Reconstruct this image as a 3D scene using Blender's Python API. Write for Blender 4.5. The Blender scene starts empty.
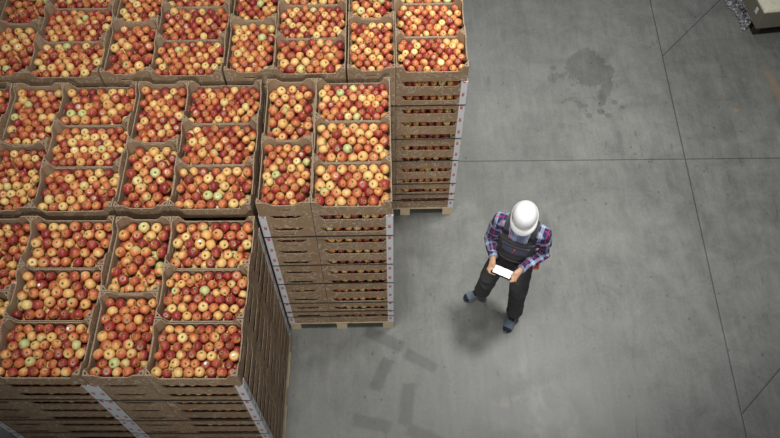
import bpy, bmesh, math, random
import numpy as np
from mathutils import Vector, Matrix
SC = bpy.context.scene
COL = SC.collection
R = random.Random(7)
NR = np.random.RandomState(11)

# ------------------------------------------------------------------ basics
def tag(o, label=None, cat=None, group=None, kind=None):
    if label: o['label'] = label
    if cat: o['category'] = cat
    if group: o['group'] = group
    if kind: o['kind'] = kind
    return o

def link(name, me, parent=None, loc=None, rz=None):
    o = bpy.data.objects.new(name, me)
    COL.objects.link(o)
    if parent: o.parent = parent
    if loc is not None: o.location = loc
    if rz is not None: o.rotation_euler = (0, 0, rz)
    return o

def empty(name, loc, rz=0.0):
    o = bpy.data.objects.new(name, None); COL.objects.link(o)
    o.location = loc; o.rotation_euler = (0, 0, rz); o.empty_display_size = .05
    return o

def copy_obj(o, parent=None):
    c = o.copy(); COL.objects.link(c)
    if parent is not None: c.parent = parent
    return c

class MB:
    """collects verts and faces for one mesh"""
    def __init__(s): s.v = []; s.f = []; s.m = []; s.sm = []
    def add(s, vs, fs, mi=0, smooth=False):
        b = len(s.v); s.v += [tuple(v) for v in vs]
        for f in fs:
            s.f.append(tuple(b + i for i in f)); s.m.append(mi); s.sm.append(smooth)
    def box(s, x0, x1, y0, y1, z0, z1, mi=0, top=None):
        vs = [(x0,y0,z0),(x1,y0,z0),(x1,y1,z0),(x0,y1,z0),(x0,y0,z1),(x1,y0,z1),(x1,y1,z1),(x0,y1,z1)]
        b = len(s.v); s.v += vs
        for f, k in (((0,3,2,1),0),((4,5,6,7),1),((0,1,5,4),0),((1,2,6,5),0),((2,3,7,6),0),((3,0,4,7),0)):
            s.f.append(tuple(b+i for i in f)); s.m.append(top if (k and top is not None) else mi); s.sm.append(False)
    def loft(s, rings, mi=0, smooth=True, cap=True, closed=True):
        n = len(rings[0]); b = len(s.v)
        for r in rings: s.v += [tuple(p) for p in r]
        for i in range(len(rings)-1):
            for j in range(n if closed else n-1):
                k = (j+1) % n
                s.f.append((b+i*n+j, b+i*n+k, b+(i+1)*n+k, b+(i+1)*n+j)); s.m.append(mi); s.sm.append(smooth)
        if cap:
            s.f.append(tuple(b+j for j in reversed(range(n)))); s.m.append(mi); s.sm.append(False)
            s.f.append(tuple(b+(len(rings)-1)*n+j for j in range(n))); s.m.append(mi); s.sm.append(False)
    def tube(s, pts, rad, n=14, ref=(0,0,1), mi=0, dome=True):
        """rad: list of r or (a,b); a along ref x d, b along the other axis"""
        P = [Vector(p) for p in pts]; rings = []
        rad = [(r, r) if not isinstance(r, tuple) else r for r in rad]
        def ring(c, d, a, b_):
            rf = Vector(ref); ux = rf.cross(d)
            if ux.length < 1e-3: ux = Vector((1,0,0)).cross(d)
            ux.normalize(); uy = d.cross(ux).normalized()
            return [c + ux*a*math.cos(2*math.pi*j/n) + uy*b_*math.sin(2*math.pi*j/n) for j in range(n)]
        L = len(P)
        for i in range(L):
            d = (P[min(i+1,L-1)] - P[max(i-1,0)]).normalized()
            a, b_ = rad[i]
            if i == 0 and dome:
                for t in (.98, .7, .35): rings.append(ring(P[0]-d*min(a,b_)*t*.9, d, a*math.sqrt(1-t*t), b_*math.sqrt(1-t*t)))
            rings.append(ring(P[i], d, a, b_))
            if i == L-1 and dome:
                for t in (.35, .7, .98): rings.append(ring(P[-1]+d*min(a,b_)*t*.9, d, a*math.sqrt(1-t*t), b_*math.sqrt(1-t*t)))
        s.loft(rings, mi)
    def ellipsoid(s, c, r, nu=20, nv=12, mat=None, mi=0):
        rings = []
        for i in range(nv+1):
            t = math.pi*(i+.02)/(nv+.04)
            ring = []
            for j in range(nu):
                p = Vector((r[0]*math.sin(t)*math.cos(2*math.pi*j/nu), r[1]*math.sin(t)*math.sin(2*math.pi*j/nu), -r[2]*math.cos(t)))
                if mat: p = mat @ p
                ring.append(p + Vector(c))
            rings.append(ring)
        s.loft(rings, mi)
    def mesh(s, name, mats):
        me = bpy.data.meshes.new(name); me.from_pydata(s.v, [], s.f)
        for m in (mats if isinstance(mats, (list, tuple)) else [mats]): me.materials.append(m)
        me.polygons.foreach_set('material_index', s.m)
        me.polygons.foreach_set('use_smooth', s.sm)
        me.update(); return me
    def build(s, name, mats, parent=None, loc=None, rz=None):
        return link(name, s.mesh(name, mats), parent, loc, rz)

def fix_normals(me):
    bm = bmesh.new(); bm.from_mesh(me); bmesh.ops.recalc_face_normals(bm, faces=bm.faces); bm.to_mesh(me); bm.free()

# ------------------------------------------------------------------ node helper
class NT:
    def __init__(s, name):
        s.m = bpy.data.materials.new(name); s.m.use_nodes = True
        s.t = s.m.node_tree; s.b = s.t.nodes['Principled BSDF']
    def n(s, typ, ins=None, **kw):
        nd = s.t.nodes.new(typ)
        for k, v in kw.items(): setattr(nd, k, v)
        for k, v in (ins or {}).items(): s.set(nd.inputs[k], v)
        return nd
    def set(s, sock, v):
        if isinstance(v, bpy.types.NodeSocket): s.t.links.new(v, sock)
        else: sock.default_value = v
    def math(s, op, a, b=0.0, c=None, clamp=False):
        nd = s.t.nodes.new('ShaderNodeMath'); nd.operation = op; nd.use_clamp = clamp
        s.set(nd.inputs[0], a); s.set(nd.inputs[1], b)
        if c is not None: s.set(nd.inputs[2], c)
        return nd.outputs[0]
    def mix(s, f, a, b, blend='MIX'):
        nd = s.t.nodes.new('ShaderNodeMix'); nd.data_type = 'RGBA'; nd.blend_type = blend
        s.set(nd.inputs[0], f)
        for k, v in ((6, a), (7, b)):
            if isinstance(v, tuple) and len(v) == 3: v = (*v, 1)
            s.set(nd.inputs[k], v)
        return nd.outputs[2]
    def sstep(s, x, a, b, lo=0.0, hi=1.0):
        nd = s.t.nodes.new('ShaderNodeMapRange'); nd.interpolation_type = 'SMOOTHSTEP'
        s.set(nd.inputs[0], x); s.set(nd.inputs[1], a); s.set(nd.inputs[2], b); s.set(nd.inputs[3], lo); s.set(nd.inputs[4], hi)
        return nd.outputs[0]
    def noise(s, vec, scale, detail=3, rough=.5, dist=0.0):
        nd = s.n('ShaderNodeTexNoise', {'Scale': scale, 'Detail': detail, 'Roughness': rough, 'Distortion': dist})
        if vec is not None: s.set(nd.inputs['Vector'], vec)
        return nd.outputs[0]
    def obj(s): return s.n('ShaderNodeTexCoord').outputs['Object']
    def sep(s, v):
        nd = s.n('ShaderNodeSeparateXYZ', {0: v}); return nd.outputs
    def vmath(s, op, a, b=(0,0,0)):
        nd = s.t.nodes.new('ShaderNodeVectorMath'); nd.operation = op
        s.set(nd.inputs[0], a); s.set(nd.inputs[1], b); return nd.outputs
    def bump(s, h, strength=.3, dist=.01):
        nd = s.n('ShaderNodeBump', {'Height': h, 'Strength': strength, 'Distance': dist}); s.t.links.new(nd.outputs[0], s.b.inputs['Normal'])
    def base(s, c, rough=.7, spec=.5, metal=0.0):
        if isinstance(c, tuple) and len(c) == 3: c = (*c, 1)
        s.set(s.b.inputs['Base Color'], c); s.set(s.b.inputs['Roughness'], rough)
        s.set(s.b.inputs['Specular IOR Level'], spec); s.set(s.b.inputs['Metallic'], metal)
        return s.m

def plain(name, c, rough=.7, spec=.4, metal=0.0, nscale=60, namt=.12, bump=0.0):
    t = NT(name); o = t.obj(); nz = t.noise(o, nscale, 4)
    k = t.math('MULTIPLY_ADD', nz, 2*namt, 1-namt)
    col = t.vmath('SCALE', (*c,)); 
    nd = t.t.nodes.new('ShaderNodeVectorMath'); nd.operation = 'SCALE'; nd.inputs[0].default_value = c; t.set(nd.inputs['Scale'], k)
    t.base(nd.outputs[0], rough, spec, metal)
    if bump: t.bump(nz, bump, .004)
    return t.m

# ------------------------------------------------------------------ materials
def cardboard(name, printed, c=(.33,.218,.128)):
    t = NT(name); o = t.obj()
    geo = t.n('ShaderNodeNewGeometry'); oi = t.n('ShaderNodeObjectInfo')
    off = t.vmath('SCALE', (13.7, 5.3, 9.1)); nd = t.t.nodes.new('ShaderNodeVectorMath'); nd.operation='SCALE'
    nd.inputs[0].default_value = (13.7,5.3,9.1); t.set(nd.inputs['Scale'], oi.outputs['Random'])
    p = t.vmath('ADD', o, nd.outputs[0])[0]
    big = t.noise(p, 3.0, 4); fine = t.noise(p, 120.0, 3)
    k = t.math('ADD', t.math('MULTIPLY_ADD', big, .35, .72), t.math('MULTIPLY', fine, .16))
    k = t.math('MULTIPLY', k, t.math('MULTIPLY_ADD', oi.outputs['Random'], .16, .92))
    sc = t.t.nodes.new('ShaderNodeVectorMath'); sc.operation='SCALE'; sc.inputs[0].default_value = c; t.set(sc.inputs['Scale'], k)
    col = sc.outputs[0]
    if printed:
        # loose white line drawing of curls, printed on the outside of every panel
        wob = t.n('ShaderNodeTexNoise', {'Vector': p, 'Scale': 7.0, 'Detail': 2.0})
        wv = t.n('ShaderNodeVectorMath', {0: wob.outputs[1], 1: (.5,.5,.5)}, operation='SUBTRACT').outputs[0]
        ws = t.t.nodes.new('ShaderNodeVectorMath'); ws.operation='SCALE'; t.set(ws.inputs[0], wv); ws.inputs['Scale'].default_value = .09
        p2 = t.vmath('ADD', p, ws.outputs[0])[0]
        vo = t.n('ShaderNodeTexVoronoi', {'Vector': p2, 'Scale': 14.0, 'Randomness': 1.0})
        ring = t.math('FRACT', t.math('MULTIPLY', vo.outputs['Distance'], 2.6))
        line = t.math('SUBTRACT', 1.0, t.sstep(t.math('ABSOLUTE', t.math('SUBTRACT', ring, .5)), .05, .13))
        gate = t.sstep(t.noise(p, 11.0, 2), .40, .50)
        f = t.math('MULTIPLY', t.math('MULTIPLY', line, gate), .75)
        col = t.mix(f, col, (.58,.50,.40))
    t.base(col, .82, .25)
    t.bump(fine, .15, .002)
    return t.m

def cut_edge():
    t = NT('corrugated_edge'); o = t.obj(); x, y, z = t.sep(o)
    w = t.math('SINE', t.math('MULTIPLY', t.math('ADD', x, y), 420.0))
    n = t.noise(o, 40, 2)
    f = t.sstep(t.math('ADD', w, t.math('SUBTRACT', n, .5)), -.3, .5)
    t.base(t.mix(f, (.20,.14,.09), (.38,.29,.20)), .85, .2); return t.m

M = {}
M['print'] = cardboard('printed_cardboard', True)
M['card'] = cardboard('plain_cardboard', False, (.37,.262,.168))
M['edge'] = cut_edge()

def apple_skin():
    t = NT('apple_skin')
    al = t.n('ShaderNodeAttribute', attribute_name='al').outputs['Vector']
    ar = t.n('ShaderNodeAttribute', attribute_name='ar').outputs['Vector']     # blush amount, hue, seed
    bd = t.n('ShaderNodeAttribute', attribute_name='bd').outputs['Vector']     # blush side
    am, hue, seed = t.sep(ar)
    x, y, z = t.sep(al)
    sv = t.n('ShaderNodeCombineXYZ', {0: t.math('MULTIPLY', seed, 71.0), 1: t.math('MULTIPLY', seed, 37.0), 2: 0.0}).outputs[0]
    pn = t.vmath('ADD', al, sv)[0]
    # streaks run from pole to pole
    ang = t.math('ARCTAN2', y, x)
    st = t.n('ShaderNodeCombineXYZ', {0: t.math('MULTIPLY', t.math('COSINE', ang), 7.0), 1: t.math('MULTIPLY', t.math('SINE', ang), 7.0), 2: t.math('ADD', t.math('MULTIPLY', z, .8), t.math('MULTIPLY', seed, 50.0))}).outputs[0]
    streak = t.math('SUBTRACT', t.noise(st, 1.5, 3, .7), .5)
    blot = t.math('SUBTRACT', t.noise(pn, 1.6, 3, .6), .5)
    dt = t.vmath('DOT_PRODUCT', al, bd)[1]
    v = t.math('ADD', t.math('ADD', t.math('MULTIPLY', dt, .75), t.math('MULTIPLY', streak, 1.1)), t.math('MULTIPLY', blot, 1.2))
    v = t.math('ADD', v, t.math('MULTIPLY_ADD', am, 2.6, -1.35))
    f1 = t.sstep(v, -.78, .18); f2 = t.sstep(v, .02, 1.1)
    ground = t.mix(hue, (.68,.49,.19), (.68,.37,.12))
    ground = t.mix(t.sstep(hue, .12, .0), ground, (.46,.48,.20))
    mid = t.mix(hue, (.58,.20,.065), (.48,.115,.042))
    red = t.mix(hue, (.30,.032,.026), (.19,.020,.020))
    col = t.mix(f1, ground, mid); col = t.mix(f2, col, red)
    # pale pores
    dots = t.n('ShaderNodeTexVoronoi', {'Vector': pn, 'Scale': 9.0}).outputs['Distance']
    col = t.mix(t.sstep(dots, .12, .05, 0.0, .35), col, (.75,.55,.30))
    # cavity round the pole and the dark calyx in it
    rr = t.math('SQRT', t.math('ADD', t.math('MULTIPLY', x, x), t.math('MULTIPLY', y, y)))
    col = t.mix(t.sstep(rr, .42, .15, 0.0, .55), col, (.48,.42,.12))
    col = t.mix(t.sstep(rr, .19, .10), col, (.045,.03,.012))
    t.base(col, .36, .45); return t.m
M['apple'] = apple_skin()
M['sticker'] = plain('sticker_paper', (.85,.86,.88), .5)
M['stem'] = plain('apple_stem', (.06,.035,.015), .8)

def wood(name, c1, c2):
    t = NT(name); o = t.obj(); oi = t.n('ShaderNodeObjectInfo')
    mp = t.n('ShaderNodeMapping', {'Vector': o, 'Scale': (3.0, 45.0, 45.0), 'Location': (0,0,0)}).outputs[0]
    n = t.noise(mp, 1.2, 5, .6, .4); n2 = t.noise(o, 9, 3)
    col = t.mix(t.sstep(n, .3, .7), c1, c2); col = t.mix(t.sstep(n2, .5, .8, 0, .4), col, (.22,.16,.10))
    t.base(col, .8, .25); t.bump(n, .2, .003); return t.m
M['wood'] = wood('pallet_pine', (.56,.43,.27), (.70,.58,.40))
M['wood_dark'] = wood('shade_toned_wood', (.09,.065,.045), (.15,.11,.075))  # dark pallet wood, colour deepened to carry the shadow under the carton
M['strap'] = plain('black_strapping', (.012,.013,.014), .35, .5)

def protector():
    t = NT('white_edge_board'); o = t.obj(); x, y, z = t.sep(o)
    # little red printed emblem, repeated up the board: an oval with short bars of lettering at its side
    q = t.math('SUBTRACT', t.math('FRACT', t.math('DIVIDE', z, .172)), .5)
    q = t.math('MULTIPLY', q, .172)
    w = t.math('MAXIMUM', t.math('ABSOLUTE', x), t.math('ABSOLUTE', y))   # distance from the corner along either leg
    d = t.math('SUBTRACT', w, .027)
    r = t.math('SQRT', t.math('ADD', t.math('MULTIPLY', t.math('MULTIPLY', d, d), 1.0), t.math('MULTIPLY', t.math('MULTIPLY', q, q), .45)))
    m1 = t.math('LESS_THAN', r, .0125)
    m2 = t.math('MULTIPLY', t.math('LESS_THAN', t.math('ABSOLUTE', t.math('SUBTRACT', q, .026)), .0035), t.math('LESS_THAN', t.math('ABSOLUTE', d), .014))
    inner = t.math('MULTIPLY', t.math('LESS_THAN', t.math('ABSOLUTE', q), .003), t.math('LESS_THAN', t.math('ABSOLUTE', d), .007))
    f = t.math('MULTIPLY', t.math('MAXIMUM', m1, m2), t.math('SUBTRACT', 1.0, inner))
    n = t.noise(o, 14, 3)
    base = t.mix(n, (.62,.63,.64), (.78,.79,.80))
    t.base(t.mix(f, base, (.55,.035,.03)), .6, .3); return t.m
M['protector'] = protector()

def floor_mat():
    t = NT('polished_concrete'); o = t.obj(); X, Y, Z = t.sep(o)
    base_n = t.noise(o, .55, 5, .6, .3); mid = t.noise(o, 3.2, 6, .68, .5); fine = t.noise(o, 34, 5, .72)
    trow = t.n('ShaderNodeMapping', {'Vector': o, 'Rotation': (0,0,.12), 'Scale': (9.0, 1.3, 1.0)}).outputs[0]
    trow = t.noise(trow, 1.6, 5, .65, .6)
    k = t.math('ADD', t.math('MULTIPLY', t.math('SUBTRACT', base_n, .5), .75), t.math('MULTIPLY', t.math('SUBTRACT', mid, .5), .95))
    k = t.math('ADD', k, t.math('MULTIPLY', t.math('SUBTRACT', fine, .5), .60))
    k = t.math('ADD', k, t.math('MULTIPLY', t.math('SUBTRACT', trow, .5), .55))
    k = t.math('ADD', k, 1.0)
    # dark scratches and drag marks
    sc = t.n('ShaderNodeMapping', {'Vector': o, 'Rotation': (0,0,-.25), 'Scale': (16.0, 3.0, 1.0)}).outputs[0]
    sn = t.noise(sc, 1.0, 4, .75, 1.0)
    scr = t.math('MULTIPLY', t.sstep(sn, .59, .67), t.sstep(t.noise(o, .9, 2), .46, .58))
    k = t.math('MULTIPLY', k, t.math('MULTIPLY_ADD', scr, -.30, 1.0))
    sp = t.n('ShaderNodeTexVoronoi', {'Vector': t.n('ShaderNodeMapping', {'Vector': o, 'Scale': (1.5,1,1)}).outputs[0], 'Scale': 5.5}).outputs['Distance']
    spot = t.math('MULTIPLY', t.sstep(sp, .11, .06), t.sstep(t.noise(o, 1.7, 2), .44, .54))
    k = t.math('MULTIPLY', k, t.math('MULTIPLY_ADD', spot, -.45, 1.0))
    wob = t.math('MULTIPLY', t.math('SUBTRACT', t.noise(o, 4.5, 5, .65), .5), 1.0)
    wob2 = t.math('MULTIPLY', t.math('SUBTRACT', t.noise(o, 14, 4, .6), .5), 1.0)
    def blob(cx, cy, rx, ry, rot, soft, wa, wb=.3):
        dx = t.math('SUBTRACT', X, cx); dy = t.math('SUBTRACT', Y, cy)
        c, s_ = math.cos(rot), math.sin(rot)
        u = t.math('DIVIDE', t.math('ADD', t.math('MULTIPLY', dx, c), t.math('MULTIPLY', dy, s_)), rx)
        v = t.math('DIVIDE', t.math('SUBTRACT', t.math('MULTIPLY', dy, c), t.math('MULTIPLY', dx, s_)), ry)
        r = t.math('SQRT', t.math('ADD', t.math('MULTIPLY', u, u), t.math('MULTIPLY', v, v)))
        r = t.math('ADD', r, t.math('ADD', t.math('MULTIPLY', wob, wa), t.math('MULTIPLY', wob2, wb)))
        return t.sstep(r, 1.0+soft, 1.0-soft)
    def rect(cx, cy, hx, hy, rot, soft=.02):
        dx = t.math('SUBTRACT', X, cx); dy = t.math('SUBTRACT', Y, cy)
        c, s_ = math.cos(rot), math.sin(rot)
        u = t.math('ABSOLUTE', t.math('ADD', t.math('MULTIPLY', dx, c), t.math('MULTIPLY', dy, s_)))
        v = t.math('ABSOLUTE', t.math('SUBTRACT', t.math('MULTIPLY', dy, c), t.math('MULTIPLY', dx, s_)))
        e = t.math('MULTIPLY', wob2, .05)
        a = t.sstep(t.math('ADD', u, e), hx+soft, hx-soft); b = t.sstep(t.math('ADD', v, e), hy+soft, hy-soft)
        return t.math('MULTIPLY', a, b)
    # the damp patch and its splashes
    dark = blob(2.50, 6.33, .25, .33, .55, .06, 1.6, .9)
    dark = t.math('MAXIMUM', dark, blob(2.62, 5.98, .07, .26, -.35, .06, 1.3, 1.2))
    arms = t.math('MULTIPLY', blob(2.25, 6.02, .36, .32, .2, .1, .5, 0), t.sstep(t.noise(o, 6.5, 3, .55, 1.2), .57, .60))
    dark = t.math('MAXIMUM', dark, t.math('MULTIPLY', arms, .75))
    for cx, cy, r_ in ((2.52,5.66,.045),(2.60,5.60,.04),(2.37,5.60,.04),(2.70,5.80,.035),(2.78,5.72,.03),(2.05,6.35,.04),(2.02,6.15,.03)):
        dark = t.math('MAXIMUM', dark, blob(cx, cy, r_, r_, 0, .15, .6, .6))
    k = t.math('MULTIPLY', k, t.math('MULTIPLY_ADD', dark, -.28, 1.0))
    # rubber marks left by wheels
    rub = rect(-.08, 2.50, .06, .17, -.42); rub = t.math('MAXIMUM', rub, rect(.30, 2.63, .055, .17, 1.05))
    rub = t.math('MAXIMUM', rub, rect(.156, 2.21, .062, .20, -.12)); rub = t.math('MAXIMUM', rub, rect(-.17, 2.03, .06, .18, 1.35))
    rub = t.math('MAXIMUM', rub, rect(.32, 1.90, .06, .18, 1.15)); rub = t.math('MAXIMUM', rub, rect(-.05, 2.86, .06, .20, 1.1))
    rub = t.math('MULTIPLY', rub, t.sstep(fine, .30, .55, .55, 1.0))
    k = t.math('MULTIPLY', k, t.math('MULTIPLY_ADD', rub, -.36, 1.0))
    # general grime areas
    for a in ((4.25, 6.0, .9, .8, .2, .8, .8), (3.75, 5.1, .25, .7, .1, .7, .8), (2.9, 7.7, .25, .12, 0, .5, 1.0), (1.6, 2.5, .5, .1, .3, .6, 1.0)):
        k = t.math('MULTIPLY', k, t.math('MULTIPLY_ADD', blob(*a), -.13, 1.0))
    # reflections of the overhead lights, painted into the concrete as paler areas
    pale = t.math('ADD', t.math('MULTIPLY', blob(2.6, 5.3, .55, .4, .2, .8, 1.2, .8), .14), t.math('MULTIPLY', blob(2.55, 3.2, .55, 1.3, .05, .8, 1.2, .8), .12))
    pale = t.math('ADD', pale, t.math('MULTIPLY', blob(1.1, 5.7, .4, .5, .1, .7, 1.2, .8), .16))
    k = t.math('MULTIPLY', k, t.math('ADD', pale, 1.0))
    # sawn joints
    def line(ax, ay, bx, by, w, ext=False):
        dx, dy = bx-ax, by-ay; L = math.hypot(dx, dy); dx /= L; dy /= L
        px = t.math('SUBTRACT', X, ax); py = t.math('SUBTRACT', Y, ay)
        u = t.math('ADD', t.math('MULTIPLY', px, dx), t.math('MULTIPLY', py, dy))
        v = t.math('ABSOLUTE', t.math('SUBTRACT', t.math('MULTIPLY', py, dx), t.math('MULTIPLY', px, dy)))
        m = t.sstep(v, w, w*.45)
        if not ext:
            m = t.math('MULTIPLY', m, t.math('LESS_THAN', t.math('ABSOLUTE', t.math('SUBTRACT', u, L/2)), L/2))
        return m
    j = line(3.24, 1.84, 3.451, 7.495, .010, True)
    j = t.math('MAXIMUM', j, line(-12, 5.06, 3.38, 4.96, .009, True))
    j = t.math('MAXIMUM', j, line(3.42, 6.52, 4.62, 7.75, .008)); j = t.math('MAXIMUM', j, line(3.25, 2.06, 4.4, 3.1, .009))
    k = t.math('MULTIPLY', k, t.math('MULTIPLY_ADD', j, -.62, 1.0))
    nd = t.t.nodes.new('ShaderNodeVectorMath'); nd.operation='SCALE'; nd.inputs[0].default_value = (.122,.125,.116); t.set(nd.inputs['Scale'], k)
    col = nd.outputs[0]
    rust = t.math('MULTIPLY', blob(4.66, 5.95, .06, .32, .1, .4, 1.6, 1.2), .35)
    rust = t.math('MAXIMUM', rust, t.math('MULTIPLY', blob(4.10, 5.65, .03, .03, 0, .3, .6), .6))
    col = t.mix(rust, col, (.22,.13,.06))
    chalk = t.math('MULTIPLY', blob(1.07, 2.21, .04, .05, 0, .2, 1.5, 1.5), .35); chalk = t.math('MAXIMUM', chalk, t.math('MULTIPLY', blob(1.17, 2.24, .04, .03, .4, .2, 1.5, 1.5), .3))
    col = t.mix(chalk, col, (.24,.225,.16))
    rough = t.math('ADD', t.math('ADD', t.math('MULTIPLY', mid, .34), t.math('MULTIPLY', base_n, .2)), t.math('MULTIPLY_ADD', dark, -.05, .14))
    t.base(col, rough, .42)
    t.bump(t.math('ADD', t.math('MULTIPLY', fine, .5), t.math('MULTIPLY', j, -3.0)), .12, .004)
    return t.m
M['floor'] = floor_mat()

# ------------------------------------------------------------------ floor
mb = MB(); mb.box(-22, 22, -14, 30, -.2, 0)
fl = mb.build('floor', M['floor']); tag(fl, 'grey polished concrete warehouse floor with saw-cut joints', 'floor', kind='structure')

# ------------------------------------------------------------------ crate
CH, CL, CW, T = .1765, .596, .396, .008     # height, length, width, board
PITCH = .18; PAL = .144
def wall_profile(L, dip, flat, slope):
    """outline of the top edge, from -L/2 to L/2, as (s, z)"""
    h = flat/2
    pts = [(-L/2, CH), (-h-slope, CH)]
    for k in range(1, 5):
        a = k/5; pts.append((-h-slope+slope*a, CH - dip*(a*a*(3-2*a))))
    pts.append((-h, CH-dip))
    return pts + [(-s, z) for s, z in reversed(pts)]
def panel(mbx, L, prof, axis, off, sign, hole=None, T=T, edge=2):
    """upright board; axis 'x' runs along x at y=off; outer face looks to sign"""
    a, b = off, off - sign*T        # outer, inner
    def P(s, o, z): return (s, o, z) if axis == 'x' else (o, s, z)
    xs = prof
    segs = []
    for (s0, z0), (s1, z1) in zip(xs[:-1], xs[1:]):
        cuts = [s0, s1]
        if hole: cuts += [h for h in (hole[0], hole[1]) if s0 < h < s1]
        cuts = sorted(cuts)
        for c0, c1 in zip(cuts[:-1], cuts[1:]):
            f = lambda s: z0 + (z1-z0)*(s-s0)/(s1-s0)
            spans = [(0.0, 0.0, f(c0), f(c1))]
            if hole and c0 >= hole[0]-1e-6 and c1 <= hole[1]+1e-6:
                spans = [(0.0, 0.0, hole[2], hole[2]), (hole[3], hole[3], f(c0), f(c1))]
            for k, (l0, l1, h0, h1) in enumerate(spans):
                vs = [P(c0,a,l0),P(c1,a,l1),P(c1,a,h1),P(c0,a,h0),P(c0,b,l0),P(c1,b,l1),P(c1,b,h1),P(c0,b,h0)]
                mbx.add(vs, [(0,1,2,3)], 0); mbx.add(vs, [(4,7,6,5)], 1)
                mbx.add(vs, [(3,2,6,7)], edge if k == len(spans)-1 else 1); mbx.add(vs, [(0,4,5,1)], 1)
    s, z = xs[0]; mbx.add([P(s,a,0),P(s,a,z),P(s,b,z),P(s,b,0)], [(0,1,2,3)], 1)
    s, z = xs[-1]; mbx.add([P(s,a,0),P(s,b,0),P(s,b,z),P(s,a,z)], [(0,1,2,3)], 1)

crate_mats = [M['print'], M['card'], M['edge']]
ME = {}
for key, sign in (('sideA', -1), ('sideB', 1)):
    m = MB(); panel(m, CL, wall_profile(CL, .064, .42, .048), 'x', sign*CW/2, sign); ME[key] = m.mesh('side_panel', crate_mats); fix_normals(ME[key])
for hole in (None, (-.045, .045, .068, .086)):
    for key, sign in (('endA', -1), ('endB', 1)):
        m = MB(); panel(m, CW-2*T, wall_profile(CW-2*T, .040, .15, .055), 'y', sign*CL/2, sign, hole)
        kk = key + ('h' if hole else ''); ME[kk] = m.mesh('end_panel', crate_mats); fix_normals(ME[kk])
for key, sign in (('endAw', -1), ('endBw', 1)):
    m = MB(); panel(m, CW-2*T, wall_profile(CW-2*T, .058, .23, .04), 'y', sign*CL/2, sign, None, .0035, 1); ME[key] = m.mesh('end_panel', crate_mats); fix_normals(ME[key])
m = MB(); m.box(-CL/2+T, CL/2-T, -CW/2+T, CW/2-T, .002, .007); ME['base'] = m.mesh('base_panel', [M['card']])
m = MB()   # folded corner post, a hollow triangle standing in the corner
g = .037; x0, y0 = CL/2-T-.0005, CW/2-T-.0005
m.add([(x0-g,y0,.008),(x0,y0-g,.008),(x0,y0-g,CH+.004),(x0-g,y0,CH+.004),(x0-g+.008,y0,.008),(x0,y0-g+.008,.008),(x0,y0-g+.008,CH+.004),(x0-g+.008,y0,CH+.004)],
      [(0,1,2,3),(5,4,7,6),(0,4,5,1)], 1)
m.add([(x0-g,y0,CH+.004),(x0,y0-g,CH+.004),(x0,y0-g+.010,CH+.004),(x0-g+.010,y0,CH+.004)], [(0,1,2,3)], 2)
m.add([(x0-g,y0,.008),(x0,y0,.008),(x0,y0,CH+.004),(x0-g,y0,CH+.004),(x0-g,y0-.004,.008),(x0,y0-.004,.008),(x0,y0-.004,CH+.004),(x0-g,y0-.004,CH+.004)], [(0,1,2,3),(5,4,7,6)], 1)
m.add([(x0-g,y0,CH+.004),(x0,y0,CH+.004),(x0,y0-.004,CH+.004),(x0-g,y0-.004,CH+.004)], [(0,1,2,3)], 2)
m.add([(x0,y0,.008),(x0,y0-g,.008),(x0,y0-g,CH+.004),(x0,y0,CH+.004),(x0-.004,y0,.008),(x0-.004,y0-g,.008),(x0-.004,y0-g,CH+.004),(x0-.004,y0,CH+.004)], [(0,1,2,3),(5,4,7,6)], 1)
m.add([(x0,y0-g,CH+.004),(x0,y0,CH+.004),(x0-.004,y0,CH+.004),(x0-.004,y0-g,CH+.004)], [(0,1,2,3)], 2)
ME['post'] = m.mesh('corner_post', crate_mats)
fix_normals(ME['post'])
posts = []
for sx in (1, -1):
    for sy in (1, -1):
        me = ME['post'].copy(); co = np.empty(len(me.vertices)*3); me.vertices.foreach_get('co', co); co = co.reshape(-1,3); co[:,0] *= sx; co[:,1] *= sy
        me.vertices.foreach_set('co', co.ravel())
        if sx*sy < 0: me.flip_normals()
        me.name = 'corner_post'; posts.append(me)

def crate(loc, rz, top, hole, label, group):
    r = empty('apple_crate', loc, rz); tag(r, label, 'crate', group)
    link('base_panel', ME['base'], r)
    link('side_panel', ME['sideA'], r); link('side_panel', ME['sideB'], r)
    h = 'h' if hole else ''
    if hole == 'wide': h = 'w'
    link('end_panel', ME['endA'+h], r); link('end_panel', ME['endB'+h], r)
    if top:
        for me in posts: link('corner_post', me, r)
    return r

# ------------------------------------------------------------------ stacks
# (name, x of right side, y of front)
STACKS = [
 ('front row\'s left stack', -1.985, 1.700), ('front row\'s right stack', -.971, 1.678),
 ('stack cropped by left edge', -3.010, 2.975), ('middle row\'s leftmost stack', -2.000, 2.975), ('middle row\'s middle stack', -.995, 2.975), ('middle row\'s rightmost stack', .040, 2.979),
 ('back row\'s leftmost stack', -2.345, 4.280), ('back row\'s second stack', -1.335, 4.280), ('back row\'s third stack', -.322, 4.280), ('back row\'s rightmost stack', .689, 4.279),
 ('stack cropped by upper left corner', -3.365, 4.285)]
ROT = {0: -.017, 1: -.015}
def SP(si, ox, oy, dx=0, dy=0):
    a = ROT.get(si, 0.0); x, y = ox+dx, oy+dy
    return STACKS[si][1] + x*math.cos(a) - y*math.sin(a), STACKS[si][2] + x*math.sin(a) + y*math.cos(a)
OPEN = {0: ('fl','fr'), 1: ('fl','fr','mr','br'), 5: ('fl','fr'), 9: ('fl','fr')}
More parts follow.
